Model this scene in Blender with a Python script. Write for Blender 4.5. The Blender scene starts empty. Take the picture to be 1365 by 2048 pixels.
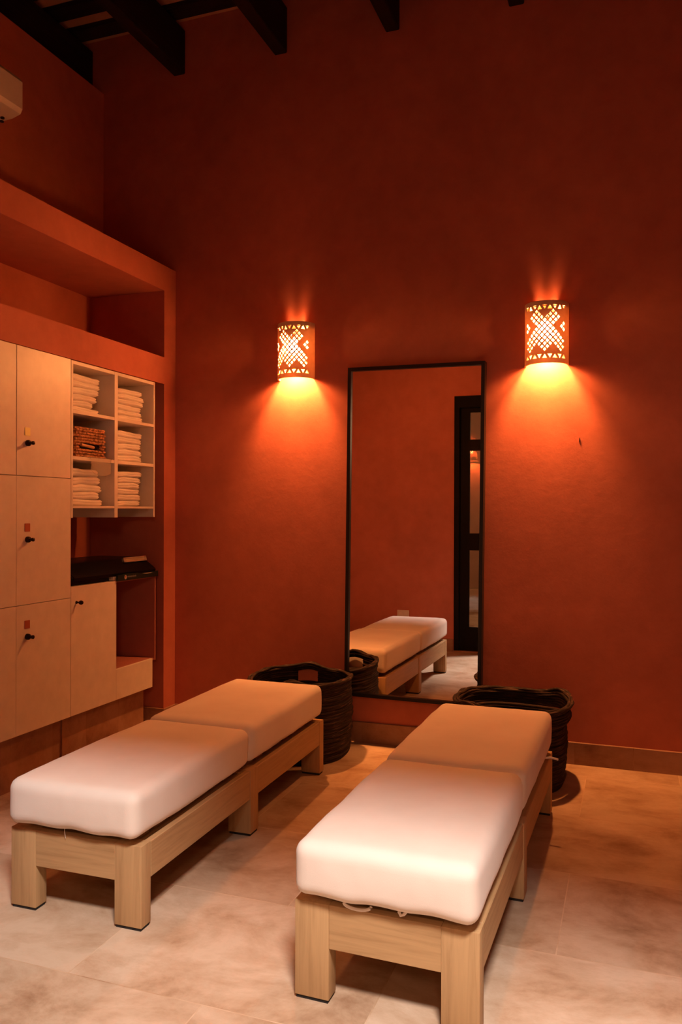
import bpy, bmesh, math, random
from mathutils import Vector, Matrix, noise
from mathutils.geometry import delaunay_2d_cdt
random.seed(7)
C = bpy.context.scene.collection
PI = math.pi

# ------------------------------------------------------------------ materials
def new_mat(name):
    m = bpy.data.materials.new(name); m.use_nodes = True
    nt = m.node_tree
    for n in list(nt.nodes): nt.nodes.remove(n)
    out = nt.nodes.new('ShaderNodeOutputMaterial')
    return m, nt, out
def N(nt, t, **kw):
    n = nt.nodes.new(t)
    for k, v in kw.items():
        if k in n.inputs.keys(): n.inputs[k].default_value = v
        else: setattr(n, k, v)
    return n
def principled(nt, out, color=(.5,.5,.5), rough=.6, metal=0., spec=.5):
    p = N(nt, 'ShaderNodeBsdfPrincipled')
    p.inputs['Base Color'].default_value = (*color, 1)
    p.inputs['Roughness'].default_value = rough
    p.inputs['Metallic'].default_value = metal
    p.inputs['Specular IOR Level'].default_value = spec
    nt.links.new(p.outputs[0], out.inputs[0])
    return p
def coords(nt, scale=(1,1,1), kind='Object', loc=(0,0,0)):
    tc = N(nt, 'ShaderNodeTexCoord'); mp = N(nt, 'ShaderNodeMapping')
    mp.inputs['Scale'].default_value = scale; mp.inputs['Location'].default_value = loc
    nt.links.new(tc.outputs[kind], mp.inputs[0]); return mp.outputs[0]
def noise_tex(nt, vec, scale, detail=4, rough=.55, dist=0):
    n = N(nt, 'ShaderNodeTexNoise'); n.inputs['Scale'].default_value = scale
    n.inputs['Detail'].default_value = detail; n.inputs['Roughness'].default_value = rough
    n.inputs['Distortion'].default_value = dist
    nt.links.new(vec, n.inputs['Vector']); return n.outputs['Fac']
def ramp(nt, fac, stops):
    r = N(nt, 'ShaderNodeValToRGB'); e = r.color_ramp.elements
    while len(e) < len(stops): e.new(.5)
    for i, (p, c) in enumerate(stops): e[i].position = p; e[i].color = (*c, 1)
    nt.links.new(fac, r.inputs[0]); return r.outputs[0]
def bump(nt, h, p, strength=.2, dist=.01):
    b = N(nt, 'ShaderNodeBump'); b.inputs['Strength'].default_value = strength; b.inputs['Distance'].default_value = dist
    nt.links.new(h, b.inputs['Height']); nt.links.new(b.outputs[0], p.inputs['Normal'])
def mul(nt, a, b, fac=1.):
    m = N(nt, 'ShaderNodeMix', data_type='RGBA', blend_type='MULTIPLY'); m.inputs[0].default_value = fac
    nt.links.new(a, m.inputs[6]); nt.links.new(b, m.inputs[7]); return m.outputs[2]
def simple(name, color, rough=.6, metal=0., spec=.5, bs=0, bstr=.1):
    m, nt, out = new_mat(name); p = principled(nt, out, color, rough, metal, spec)
    v = coords(nt); f = noise_tex(nt, v, bs or 14, 3)
    c = ramp(nt, f, [(.25, tuple(x*.93 for x in color)), (.75, tuple(min(1, x*1.05) for x in color))])
    nt.links.new(c, p.inputs['Base Color'])
    if bs: bump(nt, f, p, bstr, .004)
    return m

def plaster(name, dark, light, rough=.78):
    m, nt, out = new_mat(name); p = principled(nt, out, light, rough, 0, .25)
    v = coords(nt)
    a = noise_tex(nt, v, 1.3, 7, .62, .4); b = noise_tex(nt, v, 9, 6, .65)
    c1 = ramp(nt, a, [(.3, dark), (.68, light)])
    c2 = ramp(nt, b, [(.25, (.86,.84,.82)), (.75, (1,1,1))])
    nt.links.new(mul(nt, c1, c2), p.inputs['Base Color'])
    bump(nt, noise_tex(nt, v, 26, 8, .7), p, .18, .006)
    return m
M_wall = plaster('terracotta_plaster', (.47,.140,.092), (.60,.184,.120))
M_hall = plaster('tan_plaster', (.50,.36,.24), (.58,.43,.30))

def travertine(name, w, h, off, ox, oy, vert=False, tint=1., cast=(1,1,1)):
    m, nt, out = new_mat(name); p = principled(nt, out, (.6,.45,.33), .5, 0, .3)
    tc = N(nt, 'ShaderNodeTexCoord')
    src = tc.outputs['Object']
    if vert:   # use (x+y, z)
        s = N(nt, 'ShaderNodeSeparateXYZ'); nt.links.new(src, s.inputs[0])
        ad = N(nt, 'ShaderNodeMath', operation='ADD'); nt.links.new(s.outputs[0], ad.inputs[0]); nt.links.new(s.outputs[1], ad.inputs[1])
        cb = N(nt, 'ShaderNodeCombineXYZ'); nt.links.new(ad.outputs[0], cb.inputs[0]); nt.links.new(s.outputs[2], cb.inputs[1]); src2 = cb.outputs[0]
    else: src2 = src
    mp = N(nt, 'ShaderNodeMapping'); mp.inputs['Location'].default_value = (ox, oy, 0); nt.links.new(src2, mp.inputs[0])
    br = N(nt, 'ShaderNodeTexBrick'); br.offset = off; br.offset_frequency = 2; br.squash = 1
    br.inputs['Scale'].default_value = 1; br.inputs['Mortar Size'].default_value = .0022; br.inputs['Mortar Smooth'].default_value = .1
    br.inputs['Brick Width'].default_value = w; br.inputs['Row Height'].default_value = h
    br.inputs['Color1'].default_value = (.90,.87,.84,1) if vert else (.82,.78,.74,1); br.inputs['Color2'].default_value = (1,1,1,1); br.inputs['Mortar'].default_value = (1.0,.97,.93,1)
    nt.links.new(mp.outputs[0], br.inputs['Vector'])
    mv = N(nt, 'ShaderNodeMapping'); mv.inputs['Scale'].default_value = (1.0, 1.4, 1.4); nt.links.new(src, mv.inputs[0])
    # shift the veining per tile
    vm = N(nt, 'ShaderNodeVectorMath', operation='MULTIPLY_ADD'); nt.links.new(br.outputs['Color'], vm.inputs[0])
    vm.inputs[1].default_value = (19, 7, 13); nt.links.new(mv.outputs[0], vm.inputs[2])
    a = noise_tex(nt, vm.outputs[0], 2.6, 10, .68, .25)
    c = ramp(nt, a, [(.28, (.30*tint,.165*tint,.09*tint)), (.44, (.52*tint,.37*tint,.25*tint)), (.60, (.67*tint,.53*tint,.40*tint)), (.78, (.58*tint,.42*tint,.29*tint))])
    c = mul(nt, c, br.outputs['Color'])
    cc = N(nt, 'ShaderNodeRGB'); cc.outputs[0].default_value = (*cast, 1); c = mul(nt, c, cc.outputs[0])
    nt.links.new(c, p.inputs['Base Color'])
    bump(nt, noise_tex(nt, vm.outputs[0], 18, 8, .7), p, .08, .003)
    return m
M_floor = travertine('travertine_floor', .92, .61, .5, .22+.46+9.2, -2.625+6.1, False, .93)
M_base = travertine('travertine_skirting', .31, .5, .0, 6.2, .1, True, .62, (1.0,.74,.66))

def wood(name, axis, c0, c1):
    m, nt, out = new_mat(name); p = principled(nt, out, c1, .55, 0, .35 if c1[0] > .1 else .08)
    s = [26, 26, 26]; s[axis] = 1.3
    v = coords(nt, tuple(s)); f = noise_tex(nt, v, 2.2, 8, .62, .6)
    c = ramp(nt, f, [(.28, c0), (.5, c1), (.75, tuple(x*1.12 for x in c1))])
    nt.links.new(c, p.inputs['Base Color']); bump(nt, f, p, .1, .002)
    return m
W0, W1 = (.37,.225,.105), (.46,.292,.142)
M_woodX = wood('washed_teak_across', 0, W0, W1); M_woodY = wood('washed_teak_along', 1, W0, W1); M_woodZ = wood('washed_teak_upright', 2, W0, W1)
M_beam = wood('dark_beam', 1, (.010,.006,.004), (.022,.012,.008))
M_batten = wood('dark_batten', 0, (.012,.007,.005), (.024,.013,.009))
M_brick = plaster('ceiling_boards', (.50,.24,.14), (.62,.30,.18))
M_fabric, nt, out = new_mat('white_canvas')
p = principled(nt, out, (.84,.76,.69), .85, 0, .2); p.inputs['Sheen Weight'].default_value = .15
v = coords(nt); w1 = noise_tex(nt, v, 420, 2); big = noise_tex(nt, v, 5, 3)
nt.links.new(ramp(nt, big, [(.3, (.80,.72,.65)), (.7, (.85,.78,.71))]), p.inputs['Base Color']); bump(nt, w1, p, .12, .002)
M_lam = simple('white_laminate', (.78,.70,.62), .42, 0, .4)
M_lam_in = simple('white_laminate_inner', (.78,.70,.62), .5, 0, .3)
M_towel, nt, out = new_mat('white_terry')
p = principled(nt, out, (.86,.80,.73), .95, 0, .1); p.inputs['Sheen Weight'].default_value = .3
v = coords(nt); w1 = noise_tex(nt, v, 160, 4, .7); nt.links.new(ramp(nt, noise_tex(nt, v, 9, 3), [(.3, (.80,.74,.67)), (.7, (.87,.81,.74))]), p.inputs['Base Color']); bump(nt, w1, p, .5, .004)
M_black = simple('black_metal', (.012,.009,.008), .4, 0, .4)
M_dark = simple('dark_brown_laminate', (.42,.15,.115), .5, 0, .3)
M_pad = simple('black_rubber', (.012,.010,.010), .8)
M_knob = simple('dark_bronze_knob', (.030,.018,.013), .3, .8, .5)
M_glossblack = simple('gloss_black_plastic', (.004,.004,.005), .3, 0, .15)
M_green = simple('dark_green_strip', (.004,.018,.014), .3, 0, .5)
M_grey = simple('grey_print', (.42,.38,.36), .5)
M_silver = simple('silver_frame', (.75,.70,.62), .3, .7)
M_lcd = simple('lcd_window', (.42,.33,.22), .25)
M_cream = simple('cream_plastic', (.74,.66,.58), .4)
M_tag = simple('brown_number_tag', (.42,.10,.05), .5)
M_tag_glint, nt, out = new_mat('brass_tag_painted_glint'); principled(nt, out, (.98,.92,.36), .4, 0, .5)  # sconce glint on the brass painted as plain bright yellow, not metal
M_door = wood('near_black_door_wood', 2, (.003,.002,.0018), (.007,.0045,.003))
M_mirror, nt, out = new_mat('mirror_silver'); principled(nt, out, (.90,.88,.86), .0, 1., .5)
M_glass, nt, out = new_mat('door_glass')
tr = N(nt, 'ShaderNodeBsdfTransparent'); tr.inputs[0].default_value = (.92,.93,.90,1)
gl = N(nt, 'ShaderNodeBsdfGlossy'); gl.inputs['Roughness'].default_value = .01
fr = N(nt, 'ShaderNodeFresnel'); fr.inputs[0].default_value = 1.9
mx = N(nt, 'ShaderNodeMixShader'); nt.links.new(fr.outputs[0], mx.inputs[0]); nt.links.new(tr.outputs[0], mx.inputs[1]); nt.links.new(gl.outputs[0], mx.inputs[2]); nt.links.new(mx.outputs[0], out.inputs[0])
M_film, nt, out = new_mat('clear_plastic_film')
tr = N(nt, 'ShaderNodeBsdfTransparent'); tr.inputs[0].default_value = (.95,.93,.9,1)
pp = N(nt, 'ShaderNodeBsdfPrincipled'); pp.inputs['Base Color'].default_value = (.85,.78,.7,1); pp.inputs['Roughness'].default_value = .25
mx = N(nt, 'ShaderNodeMixShader'); mx.inputs[0].default_value = .20
nt.links.new(tr.outputs[0], mx.inputs[1]); nt.links.new(pp.outputs[0], mx.inputs[2]); nt.links.new(mx.outputs[0], out.inputs[0])
# fired clay of the sconces, slightly translucent
M_clay, nt, out = new_mat('fired_clay')
p = principled(nt, out, (.70,.50,.33), .8, 0, .2); tl = N(nt, 'ShaderNodeBsdfTranslucent'); tl.inputs[0].default_value = (.80,.58,.38,1)
mx = N(nt, 'ShaderNodeMixShader'); mx.inputs[0].default_value = .07
v = coords(nt); nt.links.new(ramp(nt, noise_tex(nt, v, 22, 5), [(.3, (.62,.43,.28)), (.7, (.74,.54,.37))]), p.inputs['Base Color'])
nt.links.new(p.outputs[0], mx.inputs[1]); nt.links.new(tl.outputs[0], mx.inputs[2]); nt.links.new(mx.outputs[0], out.inputs[0])
LAMP = (1.0, .33, .085)
BULB_E = 3250.
M_bulb, nt, out = new_mat('lit_bulb')
em = N(nt, 'ShaderNodeEmission'); em.inputs[0].default_value = (*LAMP, 1); em.inputs[1].default_value = BULB_E; nt.links.new(em.outputs[0], out.inputs[0])
# dark woven rope of the floor baskets
M_rope, nt, out = new_mat('dark_rope_weave'); p = principled(nt, out, (.05,.03,.02), .75, 0, .3)
v = coords(nt, (7, 7, 150)); f = noise_tex(nt, v, 1.6, 6, .7, .3)
nt.links.new(ramp(nt, f, [(.34, (.006,.003,.002)), (.54, (.026,.012,.008)), (.70, (.17,.090,.058))]), p.inputs['Base Color']); bump(nt, f, p, .5, .004)
M_wicker, nt, out = new_mat('brown_wicker'); p = principled(nt, out, (.3,.12,.05), .6, 0, .35)
v = coords(nt); f = noise_tex(nt, v, 70, 4, .6)
nt.links.new(ramp(nt, f, [(.36, (.10,.032,.012)), (.52, (.42,.18,.07)), (.72, (.70,.37,.17))]), p.inputs['Base Color']); bump(nt, f, p, .3, .003)

# ------------------------------------------------------------------ mesh helpers
def link(name, bm, mat, parent=None, smooth=None, loc=(0,0,0)):
    me = bpy.data.meshes.new(name)
    bmesh.ops.recalc_face_normals(bm, faces=bm.faces[:])
    if smooth is not None:
        for f in bm.faces: f.smooth = True
    bm.to_mesh(me); bm.free()
    if smooth is not None:
        me.set_sharp_from_angle(angle=smooth)
    o = bpy.data.objects.new(name, me); C.objects.link(o); o.location = loc
    for m in (mat if isinstance(mat, (list, tuple)) else [mat]): me.materials.append(m)
    if parent: o.parent = parent
    return o
def BM(): return bmesh.new()
def box(bm, x0, x1, y0, y1, z0, z1, bev=0, seg=2, mi=0):
    r = bmesh.ops.create_cube(bm, size=1)
    vs = r['verts']
    bmesh.ops.scale(bm, vec=(abs(x1-x0), abs(y1-y0), abs(z1-z0)), verts=vs)
    bmesh.ops.translate(bm, vec=((x0+x1)/2, (y0+y1)/2, (z0+z1)/2), verts=vs)
    fs = {f for v in vs for f in v.link_faces}
    for f in fs: f.material_index = mi
    if bev:
        es = list({e for v in vs for e in v.link_edges})
        bmesh.ops.bevel(bm, geom=es, offset=bev, segments=seg, profile=.5, affect='EDGES')
    return bm
def boxbm(*a, **k): return box(BM(), *a, **k)
def prism(bm, prof, axis, a, b):
    """extrude a closed 2D profile along an axis"""
    def P(u, v, t): return {0: (t, u, v), 1: (u, t, v), 2: (u, v, t)}[axis]
    A = [bm.verts.new(P(u, v, a)) for u, v in prof]; B = [bm.verts.new(P(u, v, b)) for u, v in prof]
    n = len(prof)
    bm.faces.new(A); bm.faces.new(B[::-1])
    for i in range(n): bm.faces.new((A[i], A[(i+1) % n], B[(i+1) % n], B[i]))
    return bm
def tube(bm, pts, r, seg=8, closed=False, cap=True):
    pts = [Vector(p) for p in pts]; n = len(pts); rings = []
    for i, p in enumerate(pts):
        if closed: t = pts[(i+1) % n] - pts[i-1]
        else: t = pts[min(i+1, n-1)] - pts[max(i-1, 0)]
        t.normalize()
        up = Vector((0,0,1)) if abs(t.z) < .9 else Vector((1,0,0))
        s = t.cross(up).normalized(); u = s.cross(t)
        rr = r[i] if isinstance(r, (list, tuple)) else r
        rings.append([bm.verts.new(p + s*rr*math.cos(2*PI*k/seg) + u*rr*math.sin(2*PI*k/seg)) for k in range(seg)])
    for i in range(n if closed else n-1):
        a, b = rings[i], rings[(i+1) % n]
        for k in range(seg): bm.faces.new((a[k], a[(k+1) % seg], b[(k+1) % seg], b[k]))
    if not closed and cap: bm.faces.new(rings[0][::-1]); bm.faces.new(rings[-1])
    return bm
def lathe(bm, prof, seg=24, axis='Z', loc=(0,0,0)):
    rings = []
    for r, h in prof:
        ring = []
        for k in range(seg):
            a = 2*PI*k/seg; x, y, z = r*math.cos(a), r*math.sin(a), h
            if axis == 'X': x, y, z = h, r*math.cos(a), r*math.sin(a)
            if axis == 'Y': x, y, z = r*math.cos(a), h, r*math.sin(a)
            ring.append(bm.verts.new((x+loc[0], y+loc[1], z+loc[2])))
        rings.append(ring)
    for a, b in zip(rings, rings[1:]):
        for k in range(seg): bm.faces.new((a[k], a[(k+1) % seg], b[(k+1) % seg], b[k]))
    bm.faces.new(rings[0][::-1]); bm.faces.new(rings[-1])
    return bm
def rbox(sx, sy, sz, r, nx=20, ny=24, nz=8, fn=None):
    """dense rounded box centred on the origin, then displaced by fn"""
    bm = BM()
    bmesh.ops.create_cube(bm, size=1)
    def cuts(ax, n):
        es = [e for e in bm.edges if abs(abs((e.verts[0].co-e.verts[1].co)[ax]) - 1) < 1e-5]
        if n > 1: bmesh.ops.subdivide_edges(bm, edges=es, cuts=n-1, use_grid_fill=True)
    bm.free(); bm = BM()
    g = {}
    def vert(i, j, k):
        if (i,j,k) not in g: g[(i,j,k)] = bm.verts.new((i/nx-.5, j/ny-.5, k/nz-.5))
        return g[(i,j,k)]
    for i in range(nx):
        for j in range(ny):
            for k in (0, nz): bm.faces.new((vert(i,j,k), vert(i+1,j,k), vert(i+1,j+1,k), vert(i,j+1,k)))
    for i in range(nx):
        for k in range(nz):
            for j in (0, ny): bm.faces.new((vert(i,j,k), vert(i+1,j,k), vert(i+1,j,k+1), vert(i,j,k+1)))
    for j in range(ny):
        for k in range(nz):
            for i in (0, nx): bm.faces.new((vert(i,j,k), vert(i,j+1,k), vert(i,j+1,k+1), vert(i,j,k+1)))
    h = Vector((sx/2, sy/2, sz/2))
    for v in bm.verts:
        p = Vector((v.co.x*sx, v.co.y*sy, v.co.z*sz))
        # concentrate rows near the rounding
        q = Vector([max(-h[a]+r, min(h[a]-r, p[a])) for a in range(3)])
        d = p - q
        if d.length > 1e-9:
            # cube-ball mapping on the rounded part
            m = max(abs(x) for x in d); d = d.normalized()*m if m > 1e-9 else d
        v.co = q + d
        if fn: v.co = fn(v.co.copy(), (v.co.x/h.x, v.co.y/h.y, v.co.z/h.z))
    return bm

def thing(name, label, cat, loc=(0,0,0), rotz=0, group=None):
    o = bpy.data.objects.new(name, None); C.objects.link(o); o.empty_display_size = .1
    o.location = loc; o.rotation_euler = (0,0,rotz); o['label'] = label; o['category'] = cat
    if group: o['group'] = group
    return o
def tag(o, label, cat, group=None):
    o['label'] = label; o['category'] = cat
    if group: o['group'] = group
    return o
def struct(name, bm, mat, parent=None, smooth=None):
    o = link(name, bm, mat, parent, smooth)
    if not parent: o['kind'] = 'structure'
    return o
def wpart(name, bm, mat, parent, smooth=None):
    """a part modelled in world coordinates under an unrotated thing"""
    l = parent.location if parent.type == 'EMPTY' else Vector(parent.get('wl', (0,0,0)))
    bmesh.ops.translate(bm, vec=-Vector(l), verts=bm.verts[:])
    o = link(name, bm, mat, parent, smooth)
    if parent.type == 'EMPTY': o['wl'] = list(l)
    else: o['wl'] = list(l)
    return o

# ------------------------------------------------------------------ camera (fitted to the photograph)
F, YAW, PITCH, ROLL = 1613.2, .34567, -.00138, .00261
fw = Vector((-math.sin(YAW)*math.cos(PITCH), math.cos(YAW)*math.cos(PITCH), math.sin(PITCH)))
r0 = Vector((math.cos(YAW), math.sin(YAW), 0)); u0 = r0.cross(fw)
rt = r0*math.cos(ROLL) + u0*math.sin(ROLL); up = rt.cross(fw)
cam = bpy.data.cameras.new('camera'); co = bpy.data.objects.new('camera', cam); C.objects.link(co)
mw = Matrix((rt, up, -fw)).transposed().to_4x4(); mw.translation = (0,0,1.4); co.matrix_world = mw
cam.sensor_fit = 'VERTICAL'; cam.sensor_height = 36; cam.lens = F*36/2048; cam.clip_start = .05
bpy.context.scene.camera = co

# ------------------------------------------------------------------ the room
XN, XR, YB, YD = -3.41, 1.7, 4.647, 1.244          # niche back, right wall, back wall, door wall
HT = 4.62
struct('floor', boxbm(-3.7, 2.6, -3.4, 4.85, -.08, 0), M_floor)
struct('wall_back', boxbm(-3.75, 1.9, YB, YB+.2, -.02, 4.75), M_wall)
struct('wall_right', boxbm(XR, XR+.2, YD-.25, YB+.05, -.02, 4.75), M_wall)
bm = boxbm(-3.75, XN, YD-.25, YB+.02, -.02, 4.25)
struct('wall_left', bm, M_wall)
# masonry surround of the fitted cupboards: parapet, shelf band and pilaster in one piece
bm = BM()
XF = -2.84
prof_parts = [(YD-.02, YB, 2.818, 2.98), (YD-.02, YB, 2.215, 2.388)]
for y0, y1, z0, z1 in prof_parts: box(bm, XN-.02, XF, y0, 4.510, z0, z1)
box(bm, XN-.02, XF, 4.510, YB+.01, -.01, 2.98)
struct('wall_left_surround', bm, M_wall, smooth=.6)
# door wall with the opening the picture is taken through
bm = BM()
XL0, XL1 = -1.690, .95
box(bm, -3.75, XL0, YD-.25, YD, -.02, 4.75); box(bm, XL1, XR+.1, YD-.25, YD, -.02, 4.75); box(bm, XL0, XL1, YD-.25, YD, 2.545, 4.75)
struct('wall_front', bm, M_wall)
# skirting
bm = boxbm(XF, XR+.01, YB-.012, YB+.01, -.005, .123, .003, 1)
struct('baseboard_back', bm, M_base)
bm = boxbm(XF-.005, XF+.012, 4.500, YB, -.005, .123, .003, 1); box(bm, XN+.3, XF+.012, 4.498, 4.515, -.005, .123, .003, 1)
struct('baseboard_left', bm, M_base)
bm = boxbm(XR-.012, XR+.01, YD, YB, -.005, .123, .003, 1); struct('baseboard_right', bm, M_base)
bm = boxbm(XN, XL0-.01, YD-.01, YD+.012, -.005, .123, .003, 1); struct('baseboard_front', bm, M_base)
# ceiling: boards, battens and beams
ceil = struct('ceiling', boxbm(-3.75, 2.6, -3.4, 4.85, HT, HT+.1), M_brick)
y = 4.81
while y > .9:
    link('batten', boxbm(-3.70, XR+.05, y-.12, y, HT-.032, HT+.01), M_batten, ceil); y -= .235
for i in range(7):
    x1 = -3.505 + .7315*i
    if i == 0: x1 = -3.5
    link('beam', boxbm(x1-.085, x1, YD-.05, YB+.1, 4.272 if i else 4.25, HT-.06, .006, 1), M_beam, ceil)
# the hall on the camera's side of the door
struct('wall_hall_back', boxbm(-3.7, 2.8, -3.6, -3.4, -.02, 4.75), M_hall)
struct('wall_hall_left', boxbm(-3.3, -3.1, -3.45, YD-.25, -.02, 4.75), M_hall)
struct('wall_hall_right', boxbm(2.5, 2.7, -3.45, YD-.2, -.02, 4.75), M_hall)
struct('wall_hall_front', (lambda b: (box(b, -3.2, XL0, YD-.27, YD-.249, -.02, 4.75), box(b, XL1, 2.6, YD-.27, YD-.249, -.02, 4.75), box(b, XL0, XL1, YD-.27, YD-.249, 2.545, 4.75), b)[-1])(BM()), M_hall)

# door leaf seen in the mirror
door = struct('door_1', (lambda b: (box(b, XL0, XL0+.050, YD-.10, YD+.012, 0, 2.43), box(b, XL0, XL1, YD-.10, YD+.012, 2.43, 2.545), box(b, XL1-.06, XL1, YD-.10, YD+.012, 0, 2.43), b)[-1])(BM()), M_door)
lx0, lx1 = XL0+.053, -1.19
bm = BM(); yb0, yb1 = YD-.055, YD-.012
box(bm, lx0, lx0+.09, yb0, yb1, .01, 2.428); box(bm, lx1-.07, lx1, yb0, yb1, .01, 2.428)
for z0, z1 in ((.01,.245), (1.01,1.18), (2.005,2.115), (2.39,2.428)): box(bm, lx0+.09, lx1-.07, yb0, yb1, z0, z1)
leaf = link('door_leaf', bm, M_door, door)
hinge = Vector((lx0, YD-.03, 0)); leaf.matrix_world = Matrix.Translation(hinge) @ Matrix.Rotation(math.radians(-2), 4, 'Z') @ Matrix.Rotation(math.radians(1.18), 4, 'X') @ Matrix.Translation(-hinge)
for z0, z1 in ((.24,1.015), (1.175,2.01), (2.11,2.395)):
    link('door_pane', boxbm(lx0+.085, lx1-.065, YD-.036, YD-.031, z0, z1), M_glass, leaf)
link('door_sill', boxbm(XL0, XL1, YD-.10, YD+.02, -.004, .012), M_base, door)

# ------------------------------------------------------------------ fitted cupboards
def knob_bm(x, y, z, r=.014):
    return lathe(BM(), [(.009,0), (.0085,.003), (.005,.006), (.005,.018), (.010,.022), (r,.028), (r,.034), (r*.75,.040), (.003,.042)], 16, 'X', (x, y, z))
XFR = -2.838
lk = thing('locker_bank', 'bank of white lockers filling the left of the wall niche', 'lockers', (-3.1, 3.1, 0))
yl0, yl1 = YD+.03, 3.590
b = BM(); box(b, XN+.002, XFR-.020, yl0, yl1-.003, .285, 2.212); wpart('body', b, M_lam_in, lk)
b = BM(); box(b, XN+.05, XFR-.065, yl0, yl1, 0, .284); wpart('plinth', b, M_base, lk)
zs = [(.288, .9265), (.9295, 1.5685), (1.5715, 2.211)]
ys = [(3.181, 3.5885), (2.773, 3.180), (2.365, 2.772), (1.957, 2.364), (1.549, 1.956)]
for ci, (ya, yb_) in enumerate(ys):
    for ri, (za, zb) in enumerate(zs):
        g = .0016 if ri == 2 else .0002
        d = wpart('door', boxbm(XFR-.018, XFR, ya+g, yb_-g, za, zb, .0012 if ri == 2 else .0006, 1), M_lam, lk)
        kz = (.768, 1.253, 1.734)[ri]; ky = ya + .075
        if ci < 2:
            wpart('knob', lathe(BM(), [(.0155,0), (.0155,.012), (.0125,.017), (.006,.019), (.006,.028), (.0095,.032), (.0095,.040), (.004,.043)], 18, 'X', (XFR, ky, kz)), M_knob, d, .6)
            tz = (.829, 1.313, 1.791)[ri]
            t = wpart('number_tag', boxbm(XFR, XFR+.0025, ky-.0195, ky+.0195, tz-.0205, tz+.0205, .0012, 1), M_tag_glint if (ri == 2 and ci == 0) else M_tag, d)
            if ri == 2 and ci == 0: t['label'] = 'brass tag with its glint painted yellow'
# towel shelf
sh = thing('towel_shelf', 'white open shelf of six cells hung at the right of the lockers', 'shelf', (-3.1, 4.0, 1.36))
b = BM(); x0, x1 = -3.20, -2.838
box(b, x0, x1, 3.590, 3.607, 1.358, 2.209, .001, 1); box(b, x0, x1, 4.386, 4.402, 1.358, 2.209, .001, 1)
wpart('side_panel', boxbm(x0, x1, 3.5905, 3.607, 1.358, 2.209, .001, 1), M_lam_in, sh)
wpart('side_panel', boxbm(x0, x1, 4.386, 4.402, 1.358, 2.209, .001, 1), M_lam_in, sh)
wpart('divider', boxbm(x0, x1, 3.978, 4.010, 1.358, 2.209, .001, 1), M_lam_in, sh)
wpart('back_panel', boxbm(x0-.012, x0, 3.5905, 4.402, 1.358, 2.209), M_lam_in, sh)
for y0, y1 in ((3.607,3.978), (4.010,4.386)):
    for z0, z1 in ((2.190,2.209), (1.925,1.943), (1.674,1.693), (1.411,1.424)):
        wpart('shelf_board', boxbm(x0, x1-.0005, y0, y1, z0, z1, .001, 1), M_lam_in, sh)
b.free()
# low cupboard with the open dark bay
lc = thing('low_cupboard', 'low white cupboard with one knobbed door and an open dark bay', 'cupboard', (-3.1, 4.0, 0))
b = BM(); box(b, XN+.03, XFR-.020, 3.592, 3.985, .285, .985); box(b, XN+.03, XFR-.02, 3.985, 4.376, .285, .452); wpart('body', b, M_lam_in, lc)
d = wpart('door', boxbm(XFR-.018, XFR, 3.592, 3.999, .288, .985, .0012, 1), M_lam, lc)
wpart('knob', knob_bm(XFR, 3.637, .899, .012), M_knob, d, .6)
wpart('lower_panel', boxbm(XFR-.018, XFR, 4.000, 4.380, .288, .467, .0012, 1), M_lam, lc)
b = BM(); box(b, XN+.03, XFR-.004, 3.985, 3.998, .453, .985); box(b, XN+.03, XFR-.004, 4.408, 4.420, .453, .985); box(b, XN+.02, XN+.03, 3.985, 4.42, .453, .985); box(b, XN+.03, XFR-.01, 3.985, 4.42, .453, .466); box(b, XN+.03, XFR-.02, 3.985, 4.42, .974, .986)
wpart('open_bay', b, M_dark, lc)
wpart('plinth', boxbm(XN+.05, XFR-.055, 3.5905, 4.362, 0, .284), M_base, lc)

# weighing device on the low cupboard
sc = thing('digital_scale', 'black device with dark green front strip and small silver display on the low cupboard', 'scale', (-3.05, 4.05, .986))
prof = [(-2.845,1.012), (-2.842,1.030), (-2.852,1.040), (-2.935,1.098), (-2.955,1.104), (-3.27,1.104), (-3.30,1.09), (-3.30,1.012)]
b = prism(BM(), prof, 1, 3.62, 4.425)
es = [e for e in b.edges if abs(e.verts[0].co.y-e.verts[1].co.y) < 1e-4]
bmesh.ops.bevel(b, geom=es, offset=.006, segments=2, affect='EDGES')
wpart('body', b, M_glossblack, sc, .6)
wpart('sliver_slab', boxbm(-3.28, -2.846, 3.985, 4.418, .987, 1.016, .004, 2), M_cream, sc)  # pale slab added for the lit sliver between body and strip
wpart('foot', boxbm(-3.28, -2.875, 3.63, 3.98, .987, 1.014, .004, 2), M_glossblack, sc)
# front strip with a wavy upper edge, carrying the round mark and a short line of lettering
n = 28; top = []
for i in range(n+1):
    t = i/n; top.append((3.995+t*.427, 1.019 - .012*max(0, math.sin(PI*(t-.52)/.48))*(t > .52) + .004*math.sin(PI*min(1, t/.5))))
pr = [(3.995, .984)] + top + [(4.422, .984)]
b = BM(); A = [b.verts.new((-2.838, y, z)) for y, z in pr]; B2 = [b.verts.new((-2.826, y, z)) for y, z in pr]
b.faces.new(A); b.faces.new(B2[::-1])
for i in range(len(pr)): b.faces.new((A[i], A[(i+1) % len(pr)], B2[(i+1) % len(pr)], B2[i]))
strip = wpart('front_strip', b, M_green, sc)
b = BM()
lathe(b, [(.0125,0), (.0125,.0012)], 20, 'X', (-2.8262, 4.072, 1.003))
wpart('round_mark', b, M_grey, strip)
b = BM()
lathe(b, [(.006,0), (.006,.0016)], 16, 'X', (-2.826, 4.069, 1.006)); wpart('mark_centre', b, M_tag, strip)
b = BM()
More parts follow.
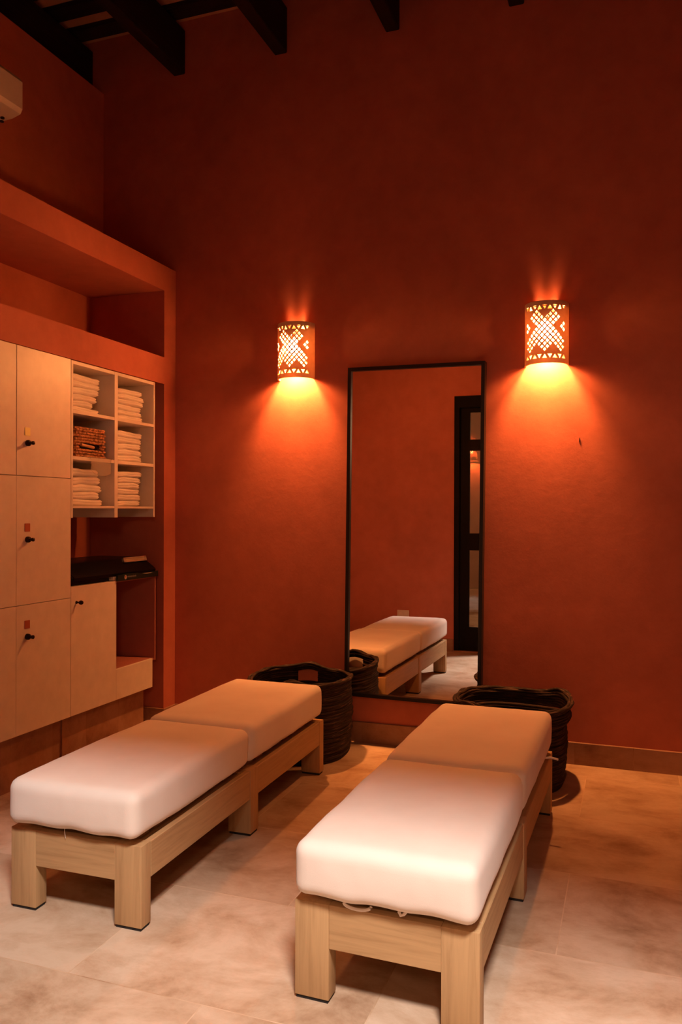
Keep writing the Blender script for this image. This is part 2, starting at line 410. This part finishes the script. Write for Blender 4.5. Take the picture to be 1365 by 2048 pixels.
for i, hgt in enumerate((.008,.011,.008,.008,.008,.012,.008,.011)):
    yy = 4.093 + i*.0115
    box(b, -2.8262, -2.825, yy, yy+.0016, 1.000, 1.000+hgt); box(b, -2.8262, -2.825, yy+.0056, yy+.0072, 1.000, 1.008)
    box(b, -2.8262, -2.825, yy, yy+.0072, 1.0066, 1.008)
    if i % 2: box(b, -2.8262, -2.825, yy, yy+.0072, 1.000, 1.0014)
wpart('lettering', b, M_grey, strip)
def tilted(bm, org, a):   # lay a panel built facing +X back on the sloping housing
    bmesh.ops.rotate(bm, cent=org, matrix=Matrix.Rotation(-a, 3, 'Y'), verts=bm.verts[:]); return bm
org = (-2.933, 4.29, 1.086); a = .30
DX = .024
b = BM()
for y0, y1, z0, z1 in ((4.170,4.415,1.098,1.104), (4.170,4.415,1.074,1.080), (4.170,4.186,1.074,1.104), (4.392,4.415,1.074,1.104)): box(b, -2.943+DX, -2.929+DX, y0, y1, z0, z1)
disp = wpart('display_frame', tilted(b, org, a), M_silver, sc)
wpart('display_window', tilted(boxbm(-2.943+DX, -2.931+DX, 4.186, 4.392, 1.080, 1.098), org, a), M_lcd, sc)

# air conditioner high on the left wall
ac = thing('air_conditioner', 'cream wall air conditioner high up at the left edge', 'air conditioner', (-3.3, 3.2, 3.57))
prof = [(XN+.002,3.578), (-3.26,3.585), (-3.205,3.600), (-3.190,3.625), (-3.190,3.775), (-3.215,3.805), (-3.26,3.812), (XN+.002,3.815)]
b = prism(BM(), prof, 1, 2.78, 3.628); bmesh.ops.bevel(b, geom=[e for e in b.edges if abs(e.verts[0].co.y-e.verts[1].co.y) < 1e-4], offset=.012, segments=3, affect='EDGES')
body = wpart('casing', b, M_cream, ac, .5)
b = BM()
for px, py in ((-3.30,3.585), (-3.345,3.60)): lathe(b, [(.010,-.003), (.010,.002)], 12, 'Z', (px, py, 3.580))
b.free()
for px, py in ((-3.298,3.582), (-3.330,3.612)):
    wpart('screw_cap', lathe(BM(), [(.011,-.006), (.011,.004)], 12, 'Z', (px, py, 3.582)), M_pad, ac)
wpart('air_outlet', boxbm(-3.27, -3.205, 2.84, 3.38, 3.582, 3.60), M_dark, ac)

# ------------------------------------------------------------------ towels
def towel_mesh(i, sx, sy, sz):
    rr = random.Random(40+i); s = rr.random()*50
    def fn(c, n):
        # folded in two: a groove round front and right side, soft sags and puckers
        edge = max(0, (abs(n[0])-.72)/.28)**2 + max(0, (abs(n[1])-.72)/.28)**2
        g = math.exp(-((n[2]-.05*math.sin(6*n[1]+s))/.16)**2)
        if edge > 0:
            c.x -= math.copysign(.0065*g*min(1, edge*1.6), n[0])*(abs(n[0]) > .72); c.y -= math.copysign(.0065*g*min(1, edge*1.6), n[1])*(abs(n[1]) > .72)
        nv = noise.noise_vector(Vector((c.x*14+s, c.y*14, c.z*22)))
        c += Vector((nv.x*.010, nv.y*.010, nv.z*.0045))
        c.z += .0035*math.sin(c.y*16+s)*n[0]*.6 - .004*edge*n[2]*.6
        return c
    bm = rbox(sx, sy, sz, sz*.46, 18, 20, 8, fn)
    for f in bm.faces: f.smooth = True
    me = bpy.data.meshes.new('folded_towel'); bmesh.ops.recalc_face_normals(bm, faces=bm.faces[:]); bm.to_mesh(me); bm.free(); me.materials.append(M_towel); return me
TW = [towel_mesh(i, .27, .275, .036) for i in range(5)]
ORD = ['topmost', 'second from top', 'third from top', 'fourth from top', 'fifth from top', 'sixth from top', 'seventh from top']
# cell: name, shelf z, y of each towel's right end, heights
stacks = [('upper left', 1.9435, 3.620, [.030,.034,.036,.038,.034,.036], [.272,.225,.255,.262,.280,.285]),
          ('upper right', 1.9435, 4.024, [.031,.030,.034,.030,.033,.033], [.300,.305,.295,.315,.318,.300]),
          ('middle right', 1.6935, 4.024, [.037,.037,.036,.037,.036], [.300,.290,.275,.295,.300]),
          ('lower right', 1.4245, 4.024, [.033,.038,.034,.034,.036,.034], [.280,.290,.270,.275,.282,.285]),
          ('lower left', 1.4245, 3.620, [.035,.040,.042,.044,.044], [.305,.280,.298,.285,.275])]
for cell, z, y0, hs, ws in stacks:
    zz = z
    for k, (h, w) in enumerate(zip(hs, ws)):
        me = TW[(k*2+len(cell)) % 5]
        o = bpy.data.objects.new('folded_towel', me); C.objects.link(o)
        o.scale = (1.0, w/.275, h/.036*1.05)
        o.location = (-3.010 + random.uniform(-.006, .006), y0 + w/2, zz + h/2)
        o.rotation_euler = (random.uniform(-.004,.004), 0, random.uniform(-.035, .035))
        zz += h
        pos = ORD[len(hs)-1-k]
        if k == 0: pos = 'lowest'
        tag(o, f'white folded towel, {pos} in the {cell} shelf cell', 'towel', 'white towels folded on the shelf')
# wicker box in the middle left cell
wb = thing('wicker_basket', 'small brown wicker box in the middle left shelf cell', 'basket', (-3.0, 3.79, 1.6935))
X0, X1, Y0, Y1 = -3.14, -2.875, 3.668, 3.925
b = BM(); per = []
def rect_path(n=16):
    pts = []
    for i in range(n): pts.append((X1, Y0+(Y1-Y0)*i/n, (1,0)))
    for i in range(n): pts.append((X1-(X1-X0)*i/n, Y1, (0,1)))
    for i in range(n): pts.append((X0, Y1-(Y1-Y0)*i/n, (-1,0)))
    for i in range(n): pts.append((X0+(X1-X0)*i/n, Y0, (0,-1)))
    return pts
path = rect_path(14); nl = 10; hz = .0158
for l in range(nl):
    z = 1.694 + hz*(l+.5)
    pts = []
    for i, (x, y, nn) in enumerate(path):
        s = .0062*math.cos(PI*(i/1.0) + PI*(l % 2)); pts.append(Vector((x+nn[0]*s, y+nn[1]*s, z+random.uniform(-.0012,.0012))))
    if 3 <= l <= 4:
        seg = pts[12:] + pts[:3]           # hand slot in the front
        tube(b, seg, .0084, 6)
    else: tube(b, pts, .0086, 6, True)
wpart('woven_wall', b, M_wicker, wb, 1.2)
b = BM(); tube(b, [Vector((x, y, 1.855)) for x, y, nn in path], .008, 8, True); wpart('rim', b, M_wicker, wb, 1.2)
wpart('base', boxbm(X0, X1, Y0, Y1, 1.694, 1.70), M_wicker, wb)
wpart('slot_shade', boxbm(X1-.05, X1-.048, Y0+.012, Y1-.012, 1.70, 1.85), M_pad, wb)  # dark sheet added behind the hand slot for the shade inside
wpart('handle', tube(BM(), [(X1+.006, 3.712+i*.016, 1.763-.0012*i) for i in range(8)], .009, 8), simple('pale_cane', (.50,.27,.13), .5), wb, 1.2)
# plastic bag corner hanging over the shelf edge
b = BM(); gx, gy = 16, 14; vv = {}
for i in range(gx+1):
    for j in range(gy+1):
        u, w = i/gx, j/gy
        y = 3.735 + .215*u - .02*w*(u-.5)
        if w < .3: x = -2.868 + .036*(w/.3); z = 1.6965
        else: x = -2.832 + .006*math.sin(9*u+3*w); z = 1.6965 - (w-.3)/.7*(.075+.030*math.sin(u*PI*.9))
        nv = noise.noise_vector(Vector((u*6, w*6, 3.1)))
        vv[i,j] = b.verts.new((x+abs(nv.x)*.007, y+nv.y*.008, z+max(0, nv.z)*.005))
for i in range(gx):
    for j in range(gy): b.faces.new((vv[i,j], vv[i+1,j], vv[i+1,j+1], vv[i,j+1]))
o = link('plastic_bag', b, M_film, None, 1.0); tag(o, 'crumpled clear plastic bag hanging over the shelf edge under the wicker box', 'bag')
sd = o.modifiers.new('thick', 'SOLIDIFY'); sd.thickness = .0006

# ------------------------------------------------------------------ massage benches
def cushion_bm(sx, sy, sz, seed):
    def fn(c, n):
        c.z += .010*(1-n[0]**2)*(1-n[1]**2)*(1 if n[2] > 0 else -.25)
        side = max(abs(n[0]), abs(n[1]))
        if side > .9: # slightly bulging boxed border
            bl = .006*(1-n[2]**2)
            if abs(n[0]) > .9: c.x += math.copysign(bl, n[0])*(1-n[1]**4)
            if abs(n[1]) > .9: c.y += math.copysign(bl, n[1])*(1-n[0]**4)
        nv = noise.noise_vector(Vector((c.x*5+seed, c.y*5, c.z*8)))
        c += nv*.0035
        if n[2] < -.5: c.z += .003*math.sin(c.x*38+seed)*min(1, max(0, (side-.7)/.3))
        nv = noise.noise_vector(Vector((c.x*22+seed, c.y*22, c.z*14))); c += nv*.0009
        return c
    return rbox(sx, sy, sz, .036, 34, 46, 14, fn)
def make_bench(label, loc, rot, W, ym, L):
    t = thing('massage_bench', label, 'bench', loc, rot, 'massage benches'); t['group'] = 'low padded wooden benches'
    hw = W/2; zt = .283; dpt = .058; lw = .105; zr = .158
    def leg(x0, x1, y0, y1):
        l = link('leg', boxbm(x0, x1, y0, y1, .010, zt, .0022, 2), M_woodZ, t, .5)
        link('foot_pad', boxbm(x0+.004, x1-.004, y0+.004, y1-.004, 0, .0102), M_pad, l)
    for s in (-1, 1):
        x0, x1 = (-hw, -hw+lw) if s < 0 else (hw-lw, hw)
        leg(x0, x1, 0, dpt); leg(x0, x1, L-dpt, L)
        xm0, xm1 = (x0-.002, x1) if s < 0 else (x0, x1+.002)
        leg(xm0, xm1, ym, ym+.078)
        xr0, xr1 = (-hw+.001, -hw+.027) if s < 0 else (hw-.027, hw-.001)
        link('side_rail', boxbm(xr0, xr1, dpt, ym, zr, zt-.001, .003, 1), M_woodY, t)
        link('side_rail', boxbm(xr0, xr1, ym+.078, L-dpt, zr, zt-.001, .003, 1), M_woodY, t)
    link('end_rail', boxbm(-hw+lw, hw-lw, .0006, .028, zr, zt, .001, 1), M_woodX, t)
    link('end_rail', boxbm(-hw+lw, hw-lw, L-.028, L-.0015, zr, zt, .003, 1), M_woodX, t)
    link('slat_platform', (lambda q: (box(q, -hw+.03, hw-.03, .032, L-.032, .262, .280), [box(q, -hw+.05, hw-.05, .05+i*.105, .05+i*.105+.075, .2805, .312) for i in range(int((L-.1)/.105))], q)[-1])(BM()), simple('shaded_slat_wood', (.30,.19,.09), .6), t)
    c1 = ym+.012
    cs = .158; cz = .312 + cs/2 - .004
    c = cushion_bm(W-.009, c1+.030, cs, 3.+loc[0]); bmesh.ops.translate(c, vec=(.004, (c1-.030)/2 - .008, cz), verts=c.verts[:])
    link('cushion', c, M_fabric, t, 1.2)
    c = cushion_bm(W-.007, L-c1-.006, cs+.006, 9.+loc[0]); bmesh.ops.translate(c, vec=(.004, (c1+L)/2 - .003, cz+.004), verts=c.verts[:])
    link('cushion', c, M_fabric, t, 1.2)
    return t
lb = make_bench('padded wooden bench on the left, nearest the lockers', (-1.792, 2.288, 0), math.radians(.75), .532, .835, 1.742)
rb = make_bench('padded wooden bench on the right, in front of the collared basket', (-.641, 2.135, 0), math.radians(-1.0), .535, .805, 1.74)
b = BM(); tube(b, [(-.075+.05*math.sin(PI*i/10-PI/2)*.8, -.006+.002*i/10, .302-.014*math.sin(PI*i/10)) for i in range(11)], .0045, 8)
link('fabric_tie', b, M_fabric, rb, 1.2)
b = BM(); tube(b, [(.045, -.004, .305), (.052, -.008, .296), (.060, -.006, .299), (.066, -.002, .306)], .0045, 8); link('fabric_tie', b, M_fabric, rb, 1.2)
b = BM(); tube(b, [(.25, 1.50, .318), (.285, 1.505, .322), (.318, 1.50, .318)], .005, 8); link('fabric_tie', b, M_fabric, rb, 1.2)
b = BM(); tube(b, [(-.03, -.012, .335), (-.029, -.014, .30), (-.031, -.006, .275)], .0008, 5); link('loose_thread', b, M_fabric, lb, 1.2)

# ------------------------------------------------------------------ rope baskets
def superell(th, r, n=2.5):
    c, s = math.cos(th), math.sin(th)
    k = r/((abs(c)**n + abs(s)**n)**(1/n)); return c*k, s*k
def make_basket(label, loc, r, h, collar, seed, hand, group):
    rnd = random.Random(seed)
    t = thing('rope_basket', label, 'basket', loc, 0, group)
    SEG = 56
    def rimz(th):     # the rim lifts into two hand loops
        z = 0
        for h0 in hand:
            d = (th-h0+PI) % (2*PI) - PI
            z += .026*math.exp(-(d/.24)**2)
        return z + .006*math.sin(2*th+seed)
    bm = BM(); nr = int(h/.0125)
    for i in range(nr):
        f = i/(nr-1); z = .008 + f*(h-.02)
        rad = r*(.955+.03*math.sin(f*PI)+.015*f) + rnd.uniform(-.003,.003)
        if collar and f < .82: rad -= .016
        if collar and f >= .82: rad += .008
        phase = rnd.random()*6; tr = .0088 + rnd.uniform(-.001,.0012)
        pts = []
        for k in range(SEG):
            th = 2*PI*k/SEG; x, y = superell(th, rad + .0025*math.sin(5*th+phase))
            pts.append((th, Vector((x, y, z + f**6*rimz(th)*.8 + .0022*math.sin(3*th+phase)))))
        if .80 < f < .95 and not collar:
            run = []                       # leave the hand holes open
            for th, p_ in pts + [pts[0]]:
                op = any(abs((th-h0+PI) % (2*PI) - PI) < .16 for h0 in hand)
                if op:
                    if len(run) > 2: tube(bm, run, tr, 6)
                    run = []
                else: run.append(p_)
            if len(run) > 2: tube(bm, run, tr, 6)
        else: tube(bm, [p_ for th, p_ in pts], tr, 6, True)
    link('woven_wall', bm, M_rope, t, 1.2)
    bm = BM()
    for q, (dr, dz) in enumerate(((0,0), (.007,.009), (-.005,.011))):
        pts = []
        for k in range(72):
            th = 2*PI*k/72; x, y = superell(th, r*(.985)+dr + (.012 if collar else 0) + .003*math.sin(9*th+q*2))
            pts.append(Vector((x, y, h-.012+dz + rimz(th) + .003*math.sin(11*th+q*2.1))))
        tube(bm, pts, .0095, 7, True)
    link('rim', bm, M_rope, t, 1.2)
    bm = BM(); vs = [bm.verts.new((*superell(2*PI*k/40, r*.93-(.016 if collar else 0)), .006)) for k in range(40)]; vt = [bm.verts.new((v.co.x, v.co.y, .014)) for v in vs]
    bm.faces.new(vs[::-1]); bm.faces.new(vt)
    for k in range(40): bm.faces.new((vs[k], vs[(k+1) % 40], vt[(k+1) % 40], vt[k]))
    link('base', bm, M_rope, t)
    return t
make_basket('round dark rope basket behind the left bench', (-1.812, 4.347, 0), .284, .435, False, 3, (1.75, -1.35), 'dark rope baskets behind the benches')
make_basket('dark rope basket with an overhanging collar behind the right bench', (-.582, 4.300, 0), .283, .412, True, 8, (.75, -2.2), 'dark rope baskets behind the benches')

# ------------------------------------------------------------------ mirror
mir = thing('wall_mirror', 'tall mirror in a thin black frame on the red wall', 'mirror', (-1.2155, 4.592, .283))
mir.rotation_euler = Matrix.Rotation(-.004, 3, 'Z').to_euler()
mm = Matrix.Rotation(math.radians(.54), 4, 'Y')   # it hangs very slightly crooked
Wm, Hm, fb = .826, 1.975, .0205
b = BM()
for x0, x1, z0, z1 in ((-Wm/2, -Wm/2+fb, 0, Hm), (Wm/2-fb, Wm/2, 0, Hm), (-Wm/2+fb, Wm/2-fb, 0, fb), (-Wm/2+fb, Wm/2-fb, Hm-fb, Hm)): box(b, x0, x1, -.008, .050, z0, z1)
b.transform(mm); link('frame', b, M_black, mir)
b = boxbm(-Wm/2+fb-.003, Wm/2-fb+.003, .008, .014, fb-.003, Hm-fb+.003); b.transform(mm); link('glass', b, M_mirror, mir)

# ------------------------------------------------------------------ sconces
R_, H_ = .120, .342
holes = []
def tri(u, v, s, upw):
    h = s*.86
    return [(u-s/2, v-h/2), (u+s/2, v-h/2), (u, v+h/2)] if upw else [(u-s/2, v+h/2), (u, v-h/2), (u+s/2, v+h/2)]
pitch = .0285
for i in range(-4, 5):
    for v in (.038, .306): holes.append(tri(i*pitch, v, .0265, (i + (v > .1)) % 2 == 0))
du_, dv_, au_, av_ = .0152, .0160, .0098, .0106
clus = [(-.0456,.250), (.0456,.250), (0,.202), (-.128,.200), (.128,.200), (-.0456,.154), (.0456,.154), (0,.106), (-.0912,.106), (.0912,.106)]
for cu, cv in clus:
    for i in (-1,0,1):
        for j in (-1,0,1):
            u = cu + (i-j)*du_; v = cv + (i+j)*dv_
            if abs(u) > .119: continue
            holes.append([(u-au_,v), (u,v-av_), (u+au_,v), (u,v+av_)])
# drop holes that would run into one another
keep = []
for h_ in holes:
    c = (sum(x for x, y in h_)/len(h_), sum(y for x, y in h_)/len(h_))
    if all((c[0]-k[0])**2 + (c[1]-k[1])**2 > (.0150)**2 for k, _ in keep): keep.append((c, h_))
def shade_mesh():
    U = R_*PI/2
    pts = []; edges = []
    def loop(l):
        s = len(pts); pts.extend(Vector(p_) for p_ in l)
        for i in range(len(l)): edges.append((s+i, s+(i+1) % len(l)))
    nb = 40
    bd = [(-U + 2*U*i/nb, 0) for i in range(nb)] + [(U, H_*i/10) for i in range(10)] + [(U-2*U*i/nb, H_) for i in range(nb)] + [(-U, H_-H_*i/10) for i in range(10)]
    loop(bd)
    for _, h_ in keep: loop(h_)
    for i in range(1, 40):
        for z in (.008,.022,.064,.08,.268,.28,.322,.334): pts.append(Vector((-U+2*U*i/40, z)))
    V, E, Fs, _, _, _ = delaunay_2d_cdt(pts, edges, [], 0, 1e-6)
    def inside(p_, poly):
        c = False; n = len(poly)
        for i in range(n):
            (x1, y1), (x2, y2) = poly[i], poly[(i+1) % n]
            if (y1 > p_[1]) != (y2 > p_[1]) and p_[0] < (x2-x1)*(p_[1]-y1)/(y2-y1)+x1: c = not c
        return c
    bm = BM(); T = .008
    def P(u, v, rad):
        th = u/R_; return (rad*math.sin(th), -rad*math.cos(th), v)
    outer = [bm.verts.new(P(v.x, v.y, R_)) for v in V]; inner = [bm.verts.new(P(v.x, v.y, R_-T)) for v in V]
    cnt = {}
    for f in Fs:
        c = (sum(V[i].x for i in f)/len(f), sum(V[i].y for i in f)/len(f))
        if abs(c[0]) > U or c[1] < 0 or c[1] > H_: continue
        if any(abs(c[0]-k[0]) < .02 and abs(c[1]-k[1]) < .02 and inside(c, h_) for k, h_ in keep): continue
        bm.faces.new([outer[i] for i in f]); bm.faces.new([inner[i] for i in reversed(f)])
        for i in range(len(f)):
            e = (f[i], f[(i+1) % len(f)]); cnt[e] = cnt.get(e, 0) + 1
    for (a, b_) in list(cnt):
        if (b_, a) not in cnt: bm.faces.new((outer[b_], outer[a], inner[a], inner[b_]))
    bmesh.ops.delete(bm, geom=[v for v in bm.verts if not v.link_faces], context='VERTS')
    return bm
def sconce(label, x, z0):
    t = thing('wall_sconce', label, 'sconce', (x, YB-.001, z0), 0, 'perforated clay sconces')
    link('clay_shade', shade_mesh(), M_clay, t, .7)
    # unseen lid plate with a slot, added so only a little light leaves at the top
    b = BM(); pr = []
    for i in range(17):
        th = -PI/2 + PI*i/16; pr.append(((R_-.0085)*math.sin(th), -(R_-.0085)*math.cos(th)))
    pr2 = []
    for i in range(17):
        th = PI/2 - PI*i/16; pr2.append((.046*math.sin(th), -.046*math.cos(th)))
    pp_ = pr + pr2
    A = [b.verts.new((x_, y_, H_-.030)) for x_, y_ in pp_]; B_ = [b.verts.new((x_, y_, H_-.024)) for x_, y_ in pp_]
    for i in range(16):
        j = len(pp_)-1-i
        b.faces.new((A[i], A[i+1], A[j-1], A[j])); b.faces.new((B_[i], B_[j], B_[j-1], B_[i+1]))
    for i in range(len(pp_)): b.faces.new((A[i], B_[i], B_[(i+1) % len(pp_)], A[(i+1) % len(pp_)]))
    bmesh.ops.remove_doubles(b, verts=b.verts[:], dist=1e-5)
    link('light_baffle', b, M_clay, t)
    bl = lathe(BM(), [(.004,-.046), (.020,-.042), (.033,-.026), (.038,-.004), (.034,.016), (.022,.034), (.013,.046), (.004,.047)], 16, 'Z', (.0, -.060, .190))
    link('bulb', bl, M_bulb, t, 1.2)
    link('socket', lathe(BM(), [(.012,.046), (.038,.048), (.039,.056), (.017,.060), (.017,.085), (.008,.09)], 14, 'Z', (0, -.060, .190)), M_pad, t, .6)  # its wide disc is added to block light rising from the bulb
    L = bpy.data.lights.new('sconce_lamp', 'SPOT'); L.energy = 50; L.color = LAMP; L.spot_size = math.radians(78); L.spot_blend = .7; L.shadow_soft_size = .022
    lo = bpy.data.objects.new('sconce_lamp', L); C.objects.link(lo); lo.location = (0, -.056, .060); lo.rotation_euler = Vector((0, -.46, -1)).to_track_quat('-Z', 'Y').to_euler(); lo.parent = t
    L2 = bpy.data.lights.new('sconce_lamp_low', 'SPOT'); L2.energy = 22; L2.color = LAMP; L2.spot_size = math.radians(168); L2.spot_blend = .5; L2.shadow_soft_size = .03
    lo2 = bpy.data.objects.new('sconce_lamp_low', L2); C.objects.link(lo2); lo2.location = (0, -.066, .050); lo2.parent = t
sconce('perforated clay wall lamp left of the mirror', -1.968, 2.216)
sconce('perforated clay wall lamp right of the mirror', -.449, 2.214)

# ------------------------------------------------------------------ small things on the walls
ou = thing('wall_outlet', 'pale electrical outlet on the opposite wall, seen in the mirror', 'outlet', (-2.217, YD, .355))
link('plate', boxbm(-.0625, .0625, 0, .006, -.035, .035, .003, 1), M_cream, ou)
for s in (-1, 1): link('socket', boxbm(s*.028-.014, s*.028+.014, .005, .0075, -.017, .017, .002, 1), M_lam, ou)
b = BM(); tube(b, [(-.2705, YB-.001, 1.808), (-.2705, YB-.002, 1.800), (-.272, YB-.001, 1.786)], .0020, 6)
o = link('wall_hook', b, M_black, None, 1.0); tag(o, 'tiny dark hook in the red wall below the right sconce', 'hook')

# ------------------------------------------------------------------ light
S = bpy.data.lights.new('hall_spotlight', 'SPOT'); S.energy = 1820; S.color = (1.0, .83, .74); S.spot_size = math.radians(60); S.spot_blend = .6; S.shadow_soft_size = .38
so = bpy.data.objects.new('hall_spotlight', S); C.objects.link(so); so.location = (.5, -.31, 4.5)
so.rotation_euler = (Vector((-1.1, 2.1, 0)) - so.location).to_track_quat('-Z', 'Y').to_euler()
Lh = bpy.data.lights.new('hall_fill', 'POINT'); Lh.energy = 72; Lh.color = (1.0, .52, .27); Lh.shadow_soft_size = .25  # unseen fill light, added to lift bench fronts and lower lockers
lo = bpy.data.objects.new('hall_fill', Lh); C.objects.link(lo); lo.location = (.35, -1.1, 2.5)

w = bpy.data.worlds.new('world'); bpy.context.scene.world = w; w.use_nodes = True
w.node_tree.nodes['Background'].inputs[0].default_value = (0,0,0,1); w.node_tree.nodes['Background'].inputs[1].default_value = 0
sc_ = bpy.context.scene
vs = sc_.view_settings; vs.view_transform = 'Standard'; vs.look = 'None'; vs.gamma = 1; vs.exposure = 0; vs.use_curve_mapping = False
sc_.cycles.max_bounces = 10; sc_.cycles.diffuse_bounces = 5; sc_.cycles.transparent_max_bounces = 12
sc_.cycles.sample_clamp_indirect = 12; sc_.cycles.caustics_reflective = False; sc_.cycles.caustics_refractive = False
